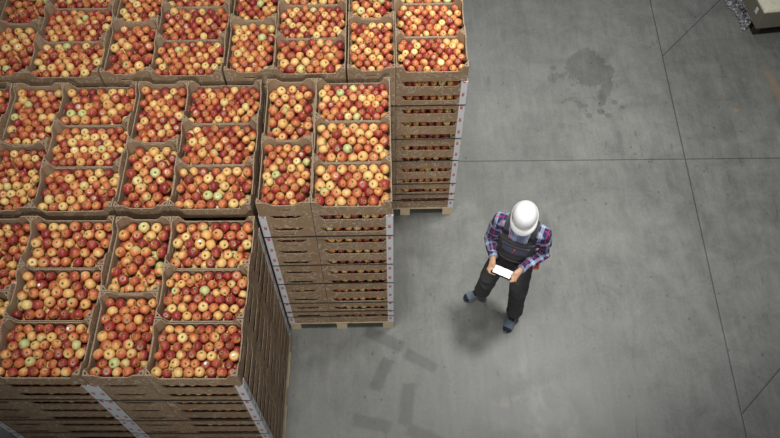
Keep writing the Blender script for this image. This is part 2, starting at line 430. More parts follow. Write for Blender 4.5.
# columns: centre x, centre y (from front right corner), rotation, half sizes
COLS = {'fr': (-.3, .2, 0), 'mr': (-.3, .6, 0), 'br': (-.3, 1.0, 0), 'fl': (-.8, .3, 1), 'bl': (-.8, .9, 1)}
CN = {'fr': 'front right', 'mr': 'middle right', 'br': 'back right', 'fl': 'front left', 'bl': 'back left'}
ORD = ['', 'topmost','second','third','fourth','fifth','sixth','seventh','eighth','ninth','tenth','eleventh','lowest']
camR = Matrix(((0.99986893, 0.01582157, -0.00343393), (-0.01530082, 0.85413605, -0.51982448), (-0.00529139, 0.51980889, 0.85426619)))
CAM = Vector((0, 0, 6.95625)); FPX = 759.4
def px(p):
    q = camR.transposed() @ (Vector(p) - CAM); return (390 + FPX*q.x/-q.z, 219 - FPX*q.y/-q.z)
def inframe(p, m=0):
    u, v = px(p); return -m < u < 780+m and -m < v < 438+m

apples_rest = []      # (centre, radius, axis matrix, params, hires)
apples_mine = []
hidden = []
def apple_params(rr):
    r = rr.random()
    if r < .17: am = rr.uniform(.0, .16)
    elif r < .50: am = rr.uniform(.34, .58)
    else: am = rr.uniform(.60, .93)
    hue = rr.random() if rr.random() > .022 else .02
    return am, hue, rr.random()
def apple_axes(rr):
    # half of them lie with stalk or calyx roughly towards the top
    if rr.random() < .55: ax = Vector((rr.gauss(0,.35), rr.gauss(-.35,.4), 1.0))
    else: ax = Vector((rr.gauss(0,1), rr.gauss(0,1), rr.gauss(0,.5)))
    ax.normalize()
    q = Vector((0,0,1)).rotation_difference(ax).to_matrix() @ Matrix.Rotation(rr.uniform(0,6.28), 3, 'Z')
    b = Vector((rr.gauss(0,1), rr.gauss(0,1), rr.gauss(.1,1))).normalized()
    return q, q.transposed() @ b

def fill(cx, cy, zb, hx, hy, rr):
    """relax a heap of apples in the box of half sizes hx, hy; returns layer-0 list with (row, col)"""
    d = rr.choice([.067,.069,.072,.075,.078]) 
    ny = max(3, int(round(2*hy/(d*.90)))); sy = 2*hy/ny
    P=[]; RC=[]; RAD=[]; LAY=[]
    nx = int(2*hx/(d*1.0))
    for iy in range(ny):
        n = nx if iy % 2 == 0 else nx-1
        s = 2*hx/(nx+.1)
        x0 = -(n-1)*s/2
        for ix in range(n):
            P.append((x0+ix*s+rr.gauss(0,.005), -hy+(iy+.5)*sy+rr.gauss(0,.005), 0)); RC.append((iy, ix, n, ny)); RAD.append(d/2*rr.uniform(.90,1.09)); LAY.append(0)
    for iy in range(ny):
        n = nx-1 if iy % 2 == 0 else nx
        s = 2*hx/(nx+.1); x0 = -(n-1)*s/2
        for ix in range(n):
            P.append((x0+ix*s+rr.gauss(0,.004), -hy+(iy+.5)*sy+rr.gauss(0,.004), -.046)); RC.append(None); RAD.append(d/2*rr.uniform(.92,1.05)); LAY.append(1)
    P=np.array(P); RAD=np.array(RAD); LAY=np.array(LAY)
    bulge = .016*rr.random()+.004
    tgt = np.where(LAY==0, 0, -.050) + bulge*(1-np.abs(P[:,0]/hx)**2)*(1-np.abs(P[:,1]/hy)**2) + np.array([rr.gauss(0,.007) for _ in P])
    P[:,2]=tgt
    for it in range(45):
        D = P[:,None]-P[None]; L = np.sqrt((D**2).sum(-1))+1e-9; ov = RAD[:,None]+RAD[None]-.001-L
        np.fill_diagonal(ov, 0); ov = np.maximum(ov, 0)
        P += (D/L[...,None]*ov[...,None]*.35).sum(1)
        P[:,2] += (tgt-P[:,2])*.12
        P[:,0]=np.clip(P[:,0], -hx+RAD, hx-RAD); P[:,1]=np.clip(P[:,1], -hy+RAD, hy-RAD)
    P[:,0]+=cx; P[:,1]+=cy; P[:,2]+=zb
    return P, RAD, RC, LAY

n_right = 0
for si, (sname, sx, sy) in enumerate(STACKS):
    for c, (ox, oy, rot) in COLS.items():
        X, Y = SP(si, ox, oy); ra = ROT.get(si, 0.0)
        hx, hy = (CW/2, CL/2) if rot else (CL/2, CW/2)
        rz = math.pi/2 if rot else 0.0
        for lev in range(1, 13):
            z = PAL + (12-lev)*PITCH + .0005
            top = lev == 1
            ztop = z + CH
            vis = any(inframe((X+a_*hx, Y+b_*hy, ztop-.06), -1) for a_ in (-1,-.5,0,.5,1) for b_ in (-1,-.5,0,.5,1))
            seen = (top and vis) or (c in OPEN.get(si, ()) and (inframe((X+hx, Y-hy, ztop), -2) or inframe((X-hx, Y-hy, ztop), -2) or inframe((X+hx, Y+hy, ztop), -2) or (si==0 and inframe((X+hx,Y-hy,ztop),5))))
            if not seen:
                hidden.append((X, Y, z, rot, top, ra)); 
                continue
            if top: lb = 'open cardboard crate heaped with apples, top %s of %s' % (CN[c], sname)
            elif lev == 12: lb = 'lowest cardboard crate on the pallet, %s column of %s' % (CN[c], sname)
            else: lb = 'printed cardboard crate, %s from top, %s column of %s' % (ORD[lev], CN[c], sname)
            cr = crate((X + R.uniform(-.001,.001), Y + R.uniform(-.001,.001), z), rz + ra + (math.pi if R.random()<.5 else 0), top, 'wide' if (not top and not rot) else (lev % 3 != 2), lb, 'open apple crates on top of the stacks' if top else 'cardboard apple crates under the top layer')
            rr = random.Random(si*1000 + list(COLS).index(c)*37 + lev)
            ix_, iy_ = hx-T-.007, hy-T-.007
            if top:
                P, RAD, RC, LAY = fill(0, 0, z+.094, ix_, iy_, rr)
                P[:,:2] = P[:,:2] @ np.array([[math.cos(ra), math.sin(ra)], [-math.sin(ra), math.cos(ra)]]) + np.array([X, Y])
                for p, r_, rc, la in zip(P, RAD, RC, LAY):
                    am, hue, seed = apple_params(rr); q, b = apple_axes(rr)
                    rec = [Vector(p), float(r_), q, b, am, hue, seed, rc, (si, c)]
                    if la == 0 and inframe(rec[0], 3): apples_mine.append(rec)
                    elif inframe(rec[0], 25): apples_rest.append(rec)
            else:
                rows = []
                if c in ('fr', 'fl'):
                    n = int(2*ix_/.066)
                    for k in range(2):
                        rows += [(-ix_+(i+.5)*2*ix_/n + (.5*k-.25)*.05, -iy_+.034+k*.058) for i in range(n)]
                if si == 1 and c in ('fr','mr','br'):
                    n = int(2*iy_/.066)
                    rows += [(ix_-.034, -iy_+(i+.5)*2*iy_/n) for i in range(1 if c=='fr' else 0, n)]
                for ax_, ay_ in rows:
                    am, hue, seed = apple_params(rr); q, b = apple_axes(rr)
                    r_ = .033*rr.uniform(.92,1.04)
                    apples_rest.append([Vector((X+max(-ix_+r_, min(ix_-r_, ax_+rr.gauss(0,.003)))*math.cos(ra)-ay_*math.sin(ra), Y+ay_*math.cos(ra)+ax_*math.sin(ra), z+.099+rr.gauss(0,.006))), r_, q, b, am, hue, seed, None, None])

# crates nobody can see inside the stacks, one object
mbx = MB()
def add_me(mbx, me, X, Y, Z, rot, ra):
    th = ra + (math.pi/2 if rot else 0); c, s_ = math.cos(th), math.sin(th)
    vs = [(v.co.x*c - v.co.y*s_ + X, v.co.x*s_ + v.co.y*c + Y, v.co.z + Z) for v in me.vertices]
    b = len(mbx.v); mbx.v += vs
    for p in me.polygons:
        mbx.f.append(tuple(b+i for i in p.vertices)); mbx.m.append(p.material_index); mbx.sm.append(False)
for (X, Y, Z, rot, top, ra) in hidden:
    for k in ('sideA','sideB','endA','endB'): add_me(mbx, ME[k], X, Y, Z, rot, ra)
    add_me(mbx, ME['base'], X, Y, Z, rot, ra)
o = mbx.build('apple_crates', crate_mats)
tag(o, 'remaining cardboard apple crates packed inside the pallet stacks', 'crates', kind='stuff')

# ------------------------------------------------------------------ apples
def apple_template(nu, nv):
    vs = []; al = []
    ts = [math.pi*i/(nv-1) for i in range(nv)]
    ts = [math.pi/2 + (t-math.pi/2)*1.0 for t in ts]
    for i, t in enumerate(ts):
        for j in range(nu if 0 < i < nv-1 else 1):
            a = 2*math.pi*j/nu
            s_ = math.sin(t)
            rr_ = (s_**.86 if s_ > 1e-6 else 0)*(1 + .045*math.cos(t)) * (1+.018*math.cos(5*a)*abs(math.cos(t)))
            z = math.cos(t)*.94
            z -= math.copysign(1, math.cos(t))*.30*math.exp(-(s_/.30)**2)
            vs.append((rr_*math.cos(a), rr_*math.sin(a), z)); al.append((s_*math.cos(a), s_*math.sin(a), math.cos(t)))
    fs = []
    idx = lambda i, j: 0 if i == 0 else (1+(nv-2)*nu if i == nv-1 else 1+(i-1)*nu+(j % nu))
    for i in range(nv-1):
        for j in range(nu):
            if i == 0: fs.append((0, idx(1,j), idx(1,j+1)))
            elif i == nv-2: fs.append((idx(i,j), idx(nv-1,0), idx(i,j+1)))
            else: fs.append((idx(i,j), idx(i+1,j), idx(i+1,j+1), idx(i,j+1)))
    return np.array(vs), np.array(al), fs
TH = apple_template(20, 15); TL = apple_template(12, 9)
def apple_mesh(name, recs, tpl, origin=None):
    V, A, F = tpl; n = len(V); N = len(recs)
    co = np.empty((N*n,3)); al = np.empty((N*n,3)); ar = np.empty((N*n,3)); bd = np.empty((N*n,3))
    for i, r in enumerate(recs):
        Q = np.array(r[2]); c = np.array(r[0]) if origin is None else np.zeros(3)
        co[i*n:(i+1)*n] = (V @ Q.T)*r[1] + c
        al[i*n:(i+1)*n] = A; ar[i*n:(i+1)*n] = (r[4], r[5], r[6]); bd[i*n:(i+1)*n] = np.array(r[3])
    tot = []; idx = []
    for f in F: tot.append(len(f)); idx += f
    tot = np.array(tot); idx = np.array(idx)
    LT = np.tile(tot, N); LI = (np.tile(idx, N) + np.repeat(np.arange(N)*n, len(idx)))
    me = bpy.data.meshes.new(name)
    me.vertices.add(N*n); me.vertices.foreach_set('co', co.ravel())
    me.loops.add(len(LI)); me.loops.foreach_set('vertex_index', LI.astype(np.int32))
    me.polygons.add(len(LT)); me.polygons.foreach_set('loop_start', np.concatenate([[0], np.cumsum(LT)[:-1]]).astype(np.int32))
    me.polygons.foreach_set('use_smooth', np.ones(len(LT), dtype=bool))
    me.update(calc_edges=True)
    for nm, arr in (('al', al), ('ar', ar), ('bd', bd)):
        at = me.attributes.new(nm, 'FLOAT_VECTOR', 'POINT'); at.data.foreach_set('vector', arr.astype(np.float32).ravel())
    me.materials.append(M['apple']); me.validate(); return me

def depth(r): return -(camR.transposed() @ (r[0]-CAM)).z / r[1]
apples_mine.sort(key=lambda r: depth(r))
# nearest crates first: whole crates of the two front stacks
pri = [(1,'fr'),(1,'mr'),(1,'fl'),(1,'br'),(1,'bl'),(0,'fr'),(0,'mr')]
def key(r):
    k = r[8]; return (pri.index(k) if k in pri else 99, depth(r))
apples_mine.sort(key=key)
single, more = apples_mine[:300], apples_mine[300:]
NUM = ['first','second','third','fourth','fifth','sixth','seventh','eighth','ninth','tenth','eleventh','twelfth','thirteenth']
dot_ids = set(R.sample(range(300), 5))
for i, r in enumerate(single):
    iy, ix, n, ny = r[7]; si, c = r[8]
    colr = 'yellow' if r[4] < .2 else ('yellow-red' if r[4] < .6 else 'red')
    o = link('apple', apple_mesh('apple', [r], TH, origin=True), None, r[0])
    tag(o, '%s apple, %s row from front, %s from left, %s\'s %s crate' % (colr, NUM[iy], NUM[ix], STACKS[si][0], CN[c]), 'apple', 'apples in the open crates of the front row')
    ax = r[2] @ Vector((0,0,1))
    if ax.z > .55 and R.random() < .45:
        m = MB(); a0 = ax*r[1]*.55; a1 = ax*r[1]*(.98) + Vector((R.uniform(-.1,.1), R.uniform(-.1,.1), 0))*r[1]
        m.tube([a0, (a0+a1)/2, a1], [.0014,.0012,.0018], 6, ref=(1,0,0)); m.build('stem', M['stem'], o)
    if i in dot_ids:  # small white dot on a few apples
        m = MB(); nrm = Vector((R.uniform(-.25,.25), R.uniform(-.45,.1), 1)).normalized(); q = Vector((0,0,1)).rotation_difference(nrm).to_matrix()
        ring = lambda rad, h: [q @ Vector((rad*math.cos(a*math.pi/6), rad*math.sin(a*math.pi/6), math.sqrt(max(1e-6, (r[1]*1.01+h)**2-rad**2)))) for a in range(12)]
        m.loft([ring(.011,0), ring(.0108,.0012), ring(.006,.0013), ring(.0005,.0014)], 0); s_ = m.build('white_dot', M['sticker'], o)
        s_['label'] = 'small white oval dot'
o = link('apples', apple_mesh('apples', more + apples_rest, TL)); tag(o, 'red and yellow apples filling the other cardboard crates', 'apples', kind='stuff')

# ------------------------------------------------------------------ pallets
def pallet_meshes():
    L = {}
    tops = []
    for i in range(7):
        m = MB(); w = .12 if i in (0,6) else .095; cx = -1.0+.0 + .0
        y = .06 + i*(1.2-.12)/6
        m.box(-1.0, 0, y-w/2, y+w/2, .122, .1435); tops.append(m.mesh('deck_board', M['wood']))
    st = []
    for x in (-.95, -.5, -.05):
        m = MB(); m.box(x-.05, x+.05, 0, 1.2, .100, .1218); st.append(m.mesh('stringer_board', M['wood']))
        m = MB(); m.box(x-.05, x+.05, 0, 1.2, .0, .020); st.append(m.mesh('bottom_board', M['wood']))
    bl = []
    for x in (-.95, -.5, -.05):
        for y in (.0725, .6, 1.1275):
            m = MB(); m.box(x-.05, x+.05, y-.0725, y+.0725, .0202, .0998); bl.append(m.mesh('block', M['wood']))
    return tops + st + bl
pm = pallet_meshes()
for si, (sname, sx, sy) in enumerate(STACKS):
    r = empty('wooden_pallet', (sx, sy, 0), ROT.get(si, 0.0)); tag(r, 'pale pine pallet on the floor under %s' % sname, 'pallet', 'pallets under the crate stacks')
    for me in pm: link(me.name.split('.')[0], me, r)

# ------------------------------------------------------------------ edge boards and straps
PZ0, PZ1 = PAL+.001, PAL + 11*PITCH - .002
def protector_obj(x, y, sxn, syn, label):
    """L board on the vertical corner at x, y; legs run to sxn, syn"""
    w, t_ = .052, .003; m = MB()
    h = PZ1-PZ0
    prof = [(-sxn*t_, -syn*t_), (sxn*w, -syn*t_), (sxn*w, 0), (0, 0), (0, syn*w), (-sxn*t_, syn*w)]
    m.loft([[Vector((p[0], p[1], 0)) for p in prof], [Vector((p[0], p[1], h)) for p in prof]], 0, smooth=False)
    me = m.mesh('edge_protector', M['protector']); fix_normals(me)
    o = link('edge_protector', me, None, (x, y, PZ0)); tag(o, label, 'edge protector', 'white edge boards on stack corners'); return o
eps = .0012
for si, cs in ((0, ('fl','fr')), (1, ('fl','fr','br')), (5, ('fl','fr')), (9, ('fr',))):
    sname, sx, sy = STACKS[si]
    for c in cs:
        x, y = SP(si, eps if c[1] == 'r' else -1.0-eps, -eps if c[0] == 'f' else 1.2+eps)
        where = {'fl': 'front left', 'fr': 'front right', 'br': 'back right'}[c]
        protector_obj(x, y, -1 if c[1]=='r' else 1, 1 if c[0]=='f' else -1, 'white cardboard edge board with red marks, %s corner of %s' % (where, sname)).rotation_euler = (0, 0, ROT.get(si, 0.0))
def strap_obj(si, sx, sy, z, label):
    m = MB(); a = .0052; b = .0015; w = .0065; rc = .006
    def ring(zz, e):
        pts = []
        for cx, cy, a0 in ((sx+a+e-rc, sy-a-e+rc, -90), (sx+a+e-rc, sy+1.2+a+e-rc, 0), (sx-1-a-e+rc, sy+1.2+a+e-rc, 90), (sx-1-a-e+rc, sy-a-e+rc, 180)):
            for k in range(4):
                th = math.radians(a0+30*k); pts.append(Vector((cx+rc*math.cos(th)-sx, cy+rc*math.sin(th)-sy, zz)))
        return pts
    rs = [ring(-w, 0), ring(-w, b), ring(w, b), ring(w, 0), ring(-w, 0)]
    m.loft(rs, 0, smooth=False, cap=False)
    me = m.mesh('strapping_band', M['strap']); fix_normals(me)
    o = link('strapping_band', me, None, (sx, sy, z), ROT.get(si, 0.0)); tag(o, label, 'strap', 'black bands strapping the crate stacks')
SZ = [1.822, 1.345, 1.000, .603, .413, .300]
for si in (0, 1, 5, 9):
    sname, sx, sy = STACKS[si]
    for k, z in enumerate(SZ):
        if si == 0 and not inframe((sx, sy, z), 0): continue
        if si == 1 and not inframe((sx+.01, sy+1.2, z), 0): continue
        strap_obj(si, sx, sy, z, 'black plastic strapping band, %s from top, round %s' % (['topmost','second','third','fourth','fifth','lowest'][k], sname))

# ------------------------------------------------------------------ carton load at the far right corner
def face_mat():
    t = NT('khaki_carton'); o = t.obj(); n = t.noise(o, 3, 3); f = t.noise(o, 90, 3)
    k = t.math('MULTIPLY_ADD', f, .1, .95); k = t.math('MULTIPLY', k, t.math('MULTIPLY_ADD', n, .2, .9))
    nd = t.t.nodes.new('ShaderNodeVectorMath'); nd.operation='SCALE'; nd.inputs[0].default_value = (.24,.225,.17); t.set(nd.inputs['Scale'], k)
    t.base(nd.outputs[0], .7, .3); return t.m
def padding_mat():
    t = NT('cream_padding'); o = t.obj(); v = t.n('ShaderNodeTexVoronoi', {'Vector': o, 'Scale': 16.0}).outputs['Distance']
    n = t.noise(o, 24, 4); t.base(t.mix(n, (.40,.38,.29), (.56,.53,.42)), .6, .3); t.bump(t.math('ADD', v, n), .6, .02); return t.m
def film_mat():
    t = NT('stretch_film'); o = t.obj(); n = t.noise(o, 26, 4)
    t.base((.42,.42,.46), .18, .6); t.set(t.b.inputs['Alpha'], t.sstep(n, .40, .60, .08, .60)); t.bump(n, .8, .01); return t.m
M['khaki'] = face_mat(); M['pad'] = padding_mat(); M['film'] = film_mat()
a = .11
CX, CY = 4.594, 6.824
PW, PD = 1.2, 1.0
pr = empty('wooden_pallet', (CX, CY, 0), a); tag(pr, 'dark shade-toned pallet under the khaki carton at top right', 'pallet')
for i in range(6):
    m = MB(); y = .06+i*(PD-.12)/5; m.box(.02, PW-.02, y-.04, y+.04, .112, .13); m.build('deck_board', M['wood_dark'], pr)
for x in (.05, .6, 1.15):
    for y in (.05, .5, .95):
        m = MB(); m.box(x-.02, x+.045, y-.015, y+.05, .018, .1118); m.build('block', M['wood_dark'], pr)
    m = MB(); m.box(x-.02, x+.045, .03, PD-.03, 0, .0178); m.build('bottom_board', M['wood_dark'], pr)
ct = empty('carton', (CX, CY, .131), a); tag(ct, 'khaki cardboard carton with cream padded top at the top right corner', 'carton')
m = MB(); H = .255
def rrect(x0, x1, y0, y1, r, z, n=4):
    pts = []
    for cx, cy, a0 in ((x1-r, y0+r, -90), (x1-r, y1-r, 0), (x0+r, y1-r, 90), (x0+r, y0+r, 180)):
        for k in range(n+1): th = math.radians(a0+90*k/n); pts.append(Vector((cx+r*math.cos(th), cy+r*math.sin(th), z)))
    return pts
m.loft([rrect(0, 1.18, 0, .98, .008, 0), rrect(0, 1.18, 0, .98, .008, H-.01), rrect(.006, 1.174, .006, .974, .008, H)], 0, smooth=False); m.build('carton_body', M['khaki'], ct)
m = MB(); nx, ny = 48, 40; vs = []
for j in range(ny+1):
    for i in range(nx+1):
        x = .004+1.172*i/nx; y = .004+.972*j/ny
        e = min(x, 1.18-x, y, .98-y); z = H + .001 + .022*min(1, e/.02)**.5 + .006*math.sin(x*60+3*math.sin(y*31))*math.sin(y*53+2*math.sin(x*27))
        if i in (0,nx) or j in (0,ny): z = H+.0005
        vs.append((x, y, z))
fs = [(j*(nx+1)+i, j*(nx+1)+i+1, (j+1)*(nx+1)+i+1, (j+1)*(nx+1)+i) for j in range(ny) for i in range(nx)]
m.add(vs, fs, 0, True); m.build('padded_top', M['pad'], ct)
m = MB(); m.box(-.0025, -.0005, .12, .175, .12, .20); lab = m.build('shipping_label', M['sticker'], ct); lab['label'] = 'small pale label on the side'
# loose stretch film hanging off the pallet's left side
def film(name, x0, y0, y1, w, seed, label):
    rr = random.Random(seed); m = MB(); n = 60; k = 14; vs = []
    for j in range(n+1):
        t_ = j/n; y = y0+(y1-y0)*t_
        for i in range(k+1):
            s_ = i/k
            x = x0 - w*s_*(1+.35*math.sin(t_*9+seed)) + .018*math.sin(17*t_*6+5*s_+seed) 
            z = .125*(1-s_)**1.6 + .010 + .022*abs(math.sin(31*t_+9*s_+seed))*(1-.3*s_) + rr.uniform(0,.006)
            vs.append((x, y+.012*math.sin(s_*19+t_*7), z))
    fs = [(j*(k+1)+i, j*(k+1)+i+1, (j+1)*(k+1)+i+1, (j+1)*(k+1)+i) for j in range(n) for i in range(k)]
    m.add(vs, fs, 0, True); o = m.build(name, M['film'], None, (CX, CY, 0), a); tag(o, label, 'plastic film'); return o
film('stretch_film', -.005, .10, 1.0, .085, 3, 'crumpled clear stretch film lying along the left side of the khaki carton')

# ------------------------------------------------------------------ person
P0 = (1.12, 3.22, 0.0); PRZ = math.atan2(-.398, .917)
def remesh(mb, voxel, smooth=4, wrinkle=0.0, wscale=18):
    me = mb.mesh('tmp', []); fix_normals(me)
    o = bpy.data.objects.new('tmp', me); COL.objects.link(o)
    md = o.modifiers.new('r', 'REMESH'); md.mode = 'VOXEL'; md.voxel_size = voxel; md.use_smooth_shade = True
    sm = o.modifiers.new('s', 'SMOOTH'); sm.factor = .5; sm.iterations = smooth
    dg = bpy.context.evaluated_depsgraph_get(); dg.update()
    out = bpy.data.meshes.new_from_object(o.evaluated_get(dg)); 
    bpy.data.objects.remove(o); bpy.data.meshes.remove(me)
    if wrinkle:
        from mathutils import noise
        nv_ = len(out.vertices); co_ = np.empty(nv_*3, np.float32); no_ = np.empty(nv_*3, np.float32)
        out.vertices.foreach_get('co', co_); out.vertices.foreach_get('normal', no_)
        co_ = co_.reshape(-1,3); no_ = no_.reshape(-1,3); nn = np.empty(nv_)
        for i_, q in enumerate((co_*wscale).tolist()):
            nn[i_] = noise.noise((q[0], q[1], q[2]*1.7)) + .5*noise.noise((q[0]*2.3, q[1]*2.3, q[2]*2.3))
        out.vertices.foreach_set('co', (co_ + no_*(nn*wrinkle)[:,None]).astype(np.float32).ravel())
    out.polygons.foreach_set('use_smooth', np.ones(len(out.polygons), dtype=bool)); out.update()
    return out
def attach(name, me, mats, parent):
    me.name = name; me.materials.clear()
    for m_ in (mats if isinstance(mats, list) else [mats]): me.materials.append(m_)
    return link(name, me, parent)

def skin_mat():
    t = NT('skin'); o = t.obj(); n = t.noise(o, 30, 4); 
    t.base(t.mix(n, (.42,.24,.15), (.53,.32,.21)), .5, .4); t.set(t.b.inputs['Subsurface Weight'], .08); t.bump(n, .1, .002); return t.m
M['skin'] = skin_mat()
M['hair'] = plain('brown_hair', (.05,.03,.02), .6, nscale=200, namt=.4)
M['eye'] = plain('eye_white', (.75,.74,.70), .2); M['iris'] = plain('iris', (.05,.035,.02), .2); M['lip'] = plain('lip', (.42,.17,.14), .45)
def fabric(name, c, namt=.25, seam=None):
    t = NT(name); o = t.obj(); n = t.noise(o, 260, 2); b = t.noise(o, 9, 4)
    k = t.math('ADD', t.math('MULTIPLY', n, namt), t.math('MULTIPLY_ADD', b, .3, .72))
    nd = t.t.nodes.new('ShaderNodeVectorMath'); nd.operation='SCALE'; nd.inputs[0].default_value = c; t.set(nd.inputs['Scale'], k)
    t.base(nd.outputs[0], .9, .2); t.bump(n, .3, .001); return t.m
M['dung'] = fabric('charcoal_workwear', (.066,.064,.065)); M['pocket'] = fabric('slate_pocket', (.085,.088,.125)); M['dark'] = plain('black_fabric', (.01,.01,.012), .8)
M['orange'] = plain('orange_tab', (.75,.10,.02), .6); M['hat'] = plain('white_helmet_shell', (.80,.80,.80), .28, .5, nscale=5, namt=.02)
M['buckle'] = plain('buckle', (.02,.02,.02), .4)
M['shoe'] = fabric('blue_grey_suede', (.10,.125,.15)); M['shoe_dark'] = fabric('navy_shoe_trim', (.012,.016,.03)); M['sole'] = plain('rubber_sole', (.12,.12,.11), .7); M['lace'] = plain('laces', (.02,.025,.04), .8)

def plaid():
    t = NT('plaid_flannel'); uv = t.n('ShaderNodeAttribute', attribute_name='plaid').outputs['Vector']; u, v, _ = t.sep(uv)
    def band(x, per, c, w, soft=.04):
        f = t.math('FRACT', t.math('ADD', t.math('DIVIDE', x, per), 100.0))
        return t.sstep(t.math('ABSOLUTE', t.math('SUBTRACT', f, c)), w+soft, w-soft)
    P = .098
    wu, wv = band(u, P, .72, .15), band(v, P, .72, .15)
    w = t.math('MULTIPLY', t.math('ADD', wu, wv), .5)
    ru, rv = band(u, P, .25, .045, .03), band(v, P, .25, .045, .03)
    r = t.math('MAXIMUM', t.math('MULTIPLY', ru, .8), t.math('MULTIPLY', rv, .8))
    tu, tv = band(u, P, .72, .025, .015), band(v, P, .72, .025, .015)
    col = t.mix(t.sstep(w, 0, 1), (.012,.018,.085), (.46,.52,.63))
    col = t.mix(r, col, (.38,.022,.045))
    col = t.mix(t.math('MULTIPLY', t.math('MAXIMUM', tu, tv), .5), col, (.10,.16,.42))
    n = t.noise(t.obj(), 300, 2); col = t.mix(t.math('MULTIPLY', n, .25), col, (.10,.11,.18))
    t.base(col, .88, .2); t.bump(n, .3, .001); return t.m
M['plaid'] = plaid()

# skeleton, in the person's own frame: +x is the person's left, -y the way they face
SHO = {-1: Vector((-.185,.060,1.415)), 1: Vector((.185,.060,1.415))}
ELB = {-1: Vector((-.240,.020,1.130)), 1: Vector((.245,.055,1.130))}
WRI = {-1: Vector((-.155,-.160,1.150)), 1: Vector((.108,-.182,1.150))}
HIP = {-1: Vector((-.095,.040,.90)), 1: Vector((.090,.035,.90))}
KNE = {-1: Vector((-.170,-.035,.50)), 1: Vector((.135,-.075,.50))}
ANK = {-1: Vector((-.207,.005,.095)), 1: Vector((.160,-.085,.095))}
TOR = [(.90,.150,.110,.035),(1.00,.158,.112,.035),(1.10,.160,.114,.038),(1.20,.172,.120,.046),(1.30,.186,.124,.054),(1.37,.192,.116,.058),(1.42,.168,.100,.062),(1.46,.100,.078,.062),(1.49,.068,.062,.055)]
def tor(z):
    for (z0, *a0), (z1, *a1) in zip(TOR[:-1], TOR[1:]):
        if z <= z1:
            f = max(0, (z-z0)/(z1-z0)); return [p+(q-p)*f for p, q in zip(a0, a1)]
    return TOR[-1][1:]
def torso(m, g, zmin=.9, n=32):
    rings = []
    for z, rx, ry, cy in TOR:
        if z < zmin: continue
        rings.append([Vector(((rx+g)*math.copysign(abs(math.cos(a_))**.85, math.cos(a_)), cy+(ry+g)*math.copysign(abs(math.sin(a_))**.9, math.sin(a_)), z)) for a_ in [2*math.pi*j/n for j in range(n)]])
    m.loft(rings)
HEAD = Vector((-.002, .030, 1.625)); TILT = Matrix.Rotation(math.radians(26), 3, 'X') @ Matrix.Rotation(math.radians(8), 3, 'Z')
def H_(x, y, z): return HEAD + TILT @ Vector((x, y, z))

b = MB(); torso(b, -.022)
b.tube([(0,.075,1.42), (0,.062,1.50), H_(0,.015,-.06)], [.062,.056,.056])
b.ellipsoid(HEAD, (.074,.093,.108), mat=TILT)
b.ellipsoid(H_(0,-.022,-.062), (.056,.062,.050), mat=TILT)           # jaw
b.ellipsoid(H_(0,-.070,-.098), (.020,.018,.016), mat=TILT)          # chin
b.tube([H_(0,-.086,.022), H_(0,-.100,-.008), H_(0,-.108,-.028)], [.008,.010,.0135], 10, ref=(1,0,0))   # nose
for s_ in (-1, 1):
    b.ellipsoid(H_(s_*.010,-.097,-.031), (.009,.010,.007), 10, 8, mat=TILT)
    b.tube([H_(s_*.012,-.088,.028), H_(s_*.042,-.078,.030)], [.007,.006], 8)                               # brow
    b.ellipsoid(H_(s_*.040,-.062,-.020), (.022,.022,.022), 12, 8, mat=TILT)                                # cheek
    b.ellipsoid(H_(s_*.077,.008,-.010), (.009,.020,.032), 12, 10, mat=TILT)                                # ear
b.tube([H_(-.020,-.086,-.060), H_(0,-.092,-.058), H_(.020,-.086,-.060)], [.005,.0075,.005], 8)
for s_ in (-1, 1):
    b.tube([SHO[s_]*1.0+Vector((-s_*.04,0,0)), SHO[s_], (SHO[s_]*.55+ELB[s_]*.45), ELB[s_], ELB[s_]*.6+WRI[s_]*.4, WRI[s_]], [.050,.050,.044,.037,.036,.026], 14)
    b.tube([HIP[s_], HIP[s_]*.5+KNE[s_]*.5, KNE[s_], KNE[s_]*.65+ANK[s_]*.35, ANK[s_], ANK[s_]-Vector((0,0,.03))], [.075,.066,.048,.050,.034,.034], 14)
b.tube([(-.05,.04,.90), (.05,.04,.90)], [.10,.10], 16)
b_hand = b
TAB = Vector((-.034,-.268,1.140)); TR = Matrix.Rotation(math.radians(-4), 3, 'Z') @ Matrix.Rotation(math.radians(-16), 3, 'X')
def TB(x, y, z): return TAB + TR @ Vector((x, y, z))
# hands: palm beside the tablet's short edge, four fingers under it, thumb on the bezel
TW, TD, TH_ = .182, .112, .008
for s_ in (-1, 1):
    w = WRI[s_]; e = s_*TW/2
    pc = TB(e+s_*.014, .018, -.010)
    kn = TB(e+s_*.020, -.024, -.012)
    b.tube([w, w*.5+pc*.5, pc, kn], [(.024,.020),(.030,.018),(.036,.017),(.030,.015)], 12, ref=(s_*.5,0,1))
    b.tube([pc+Vector((0,.01,0)), TB(e+s_*.006, -.012, -.018)], [.018,.016], 12)
    fl_ = [(.030,.046,.0092),(.012,.056,.0098),(-.008,.060,.0100),(-.027,.054,.0095)]     # little to index
    for yy, ln, rd in fl_:
        b.tube([TB(e+s_*.022, yy-.012, -.012), TB(e+s_*.010, yy-.016, -.0225), TB(e-s_*.010, yy-.019, -.0150-TH_/2+.001-.001), TB(e-s_*(ln-.012), yy-.020, -.0145-TH_/2+.001)], [rd*1.05, rd, rd*.92, rd*.78], 10, ref=(0,1,0))
    b.tube([w*.35+pc*.65+Vector((0,0,.006)), TB(e+s_*.014, .030, .010), TB(e+s_*.002, .012, .0165), TB(e-s_*.012, -.006, .0145)], [.014,.0125,.0105,.0088], 10)
body = attach('person', remesh(b, .004, 3), M['skin'], None)
body.location = P0; body.rotation_euler = (0,0,PRZ)
tag(body, 'person in white hard hat, plaid shirt and dark dungarees, standing and holding a tablet', 'person')

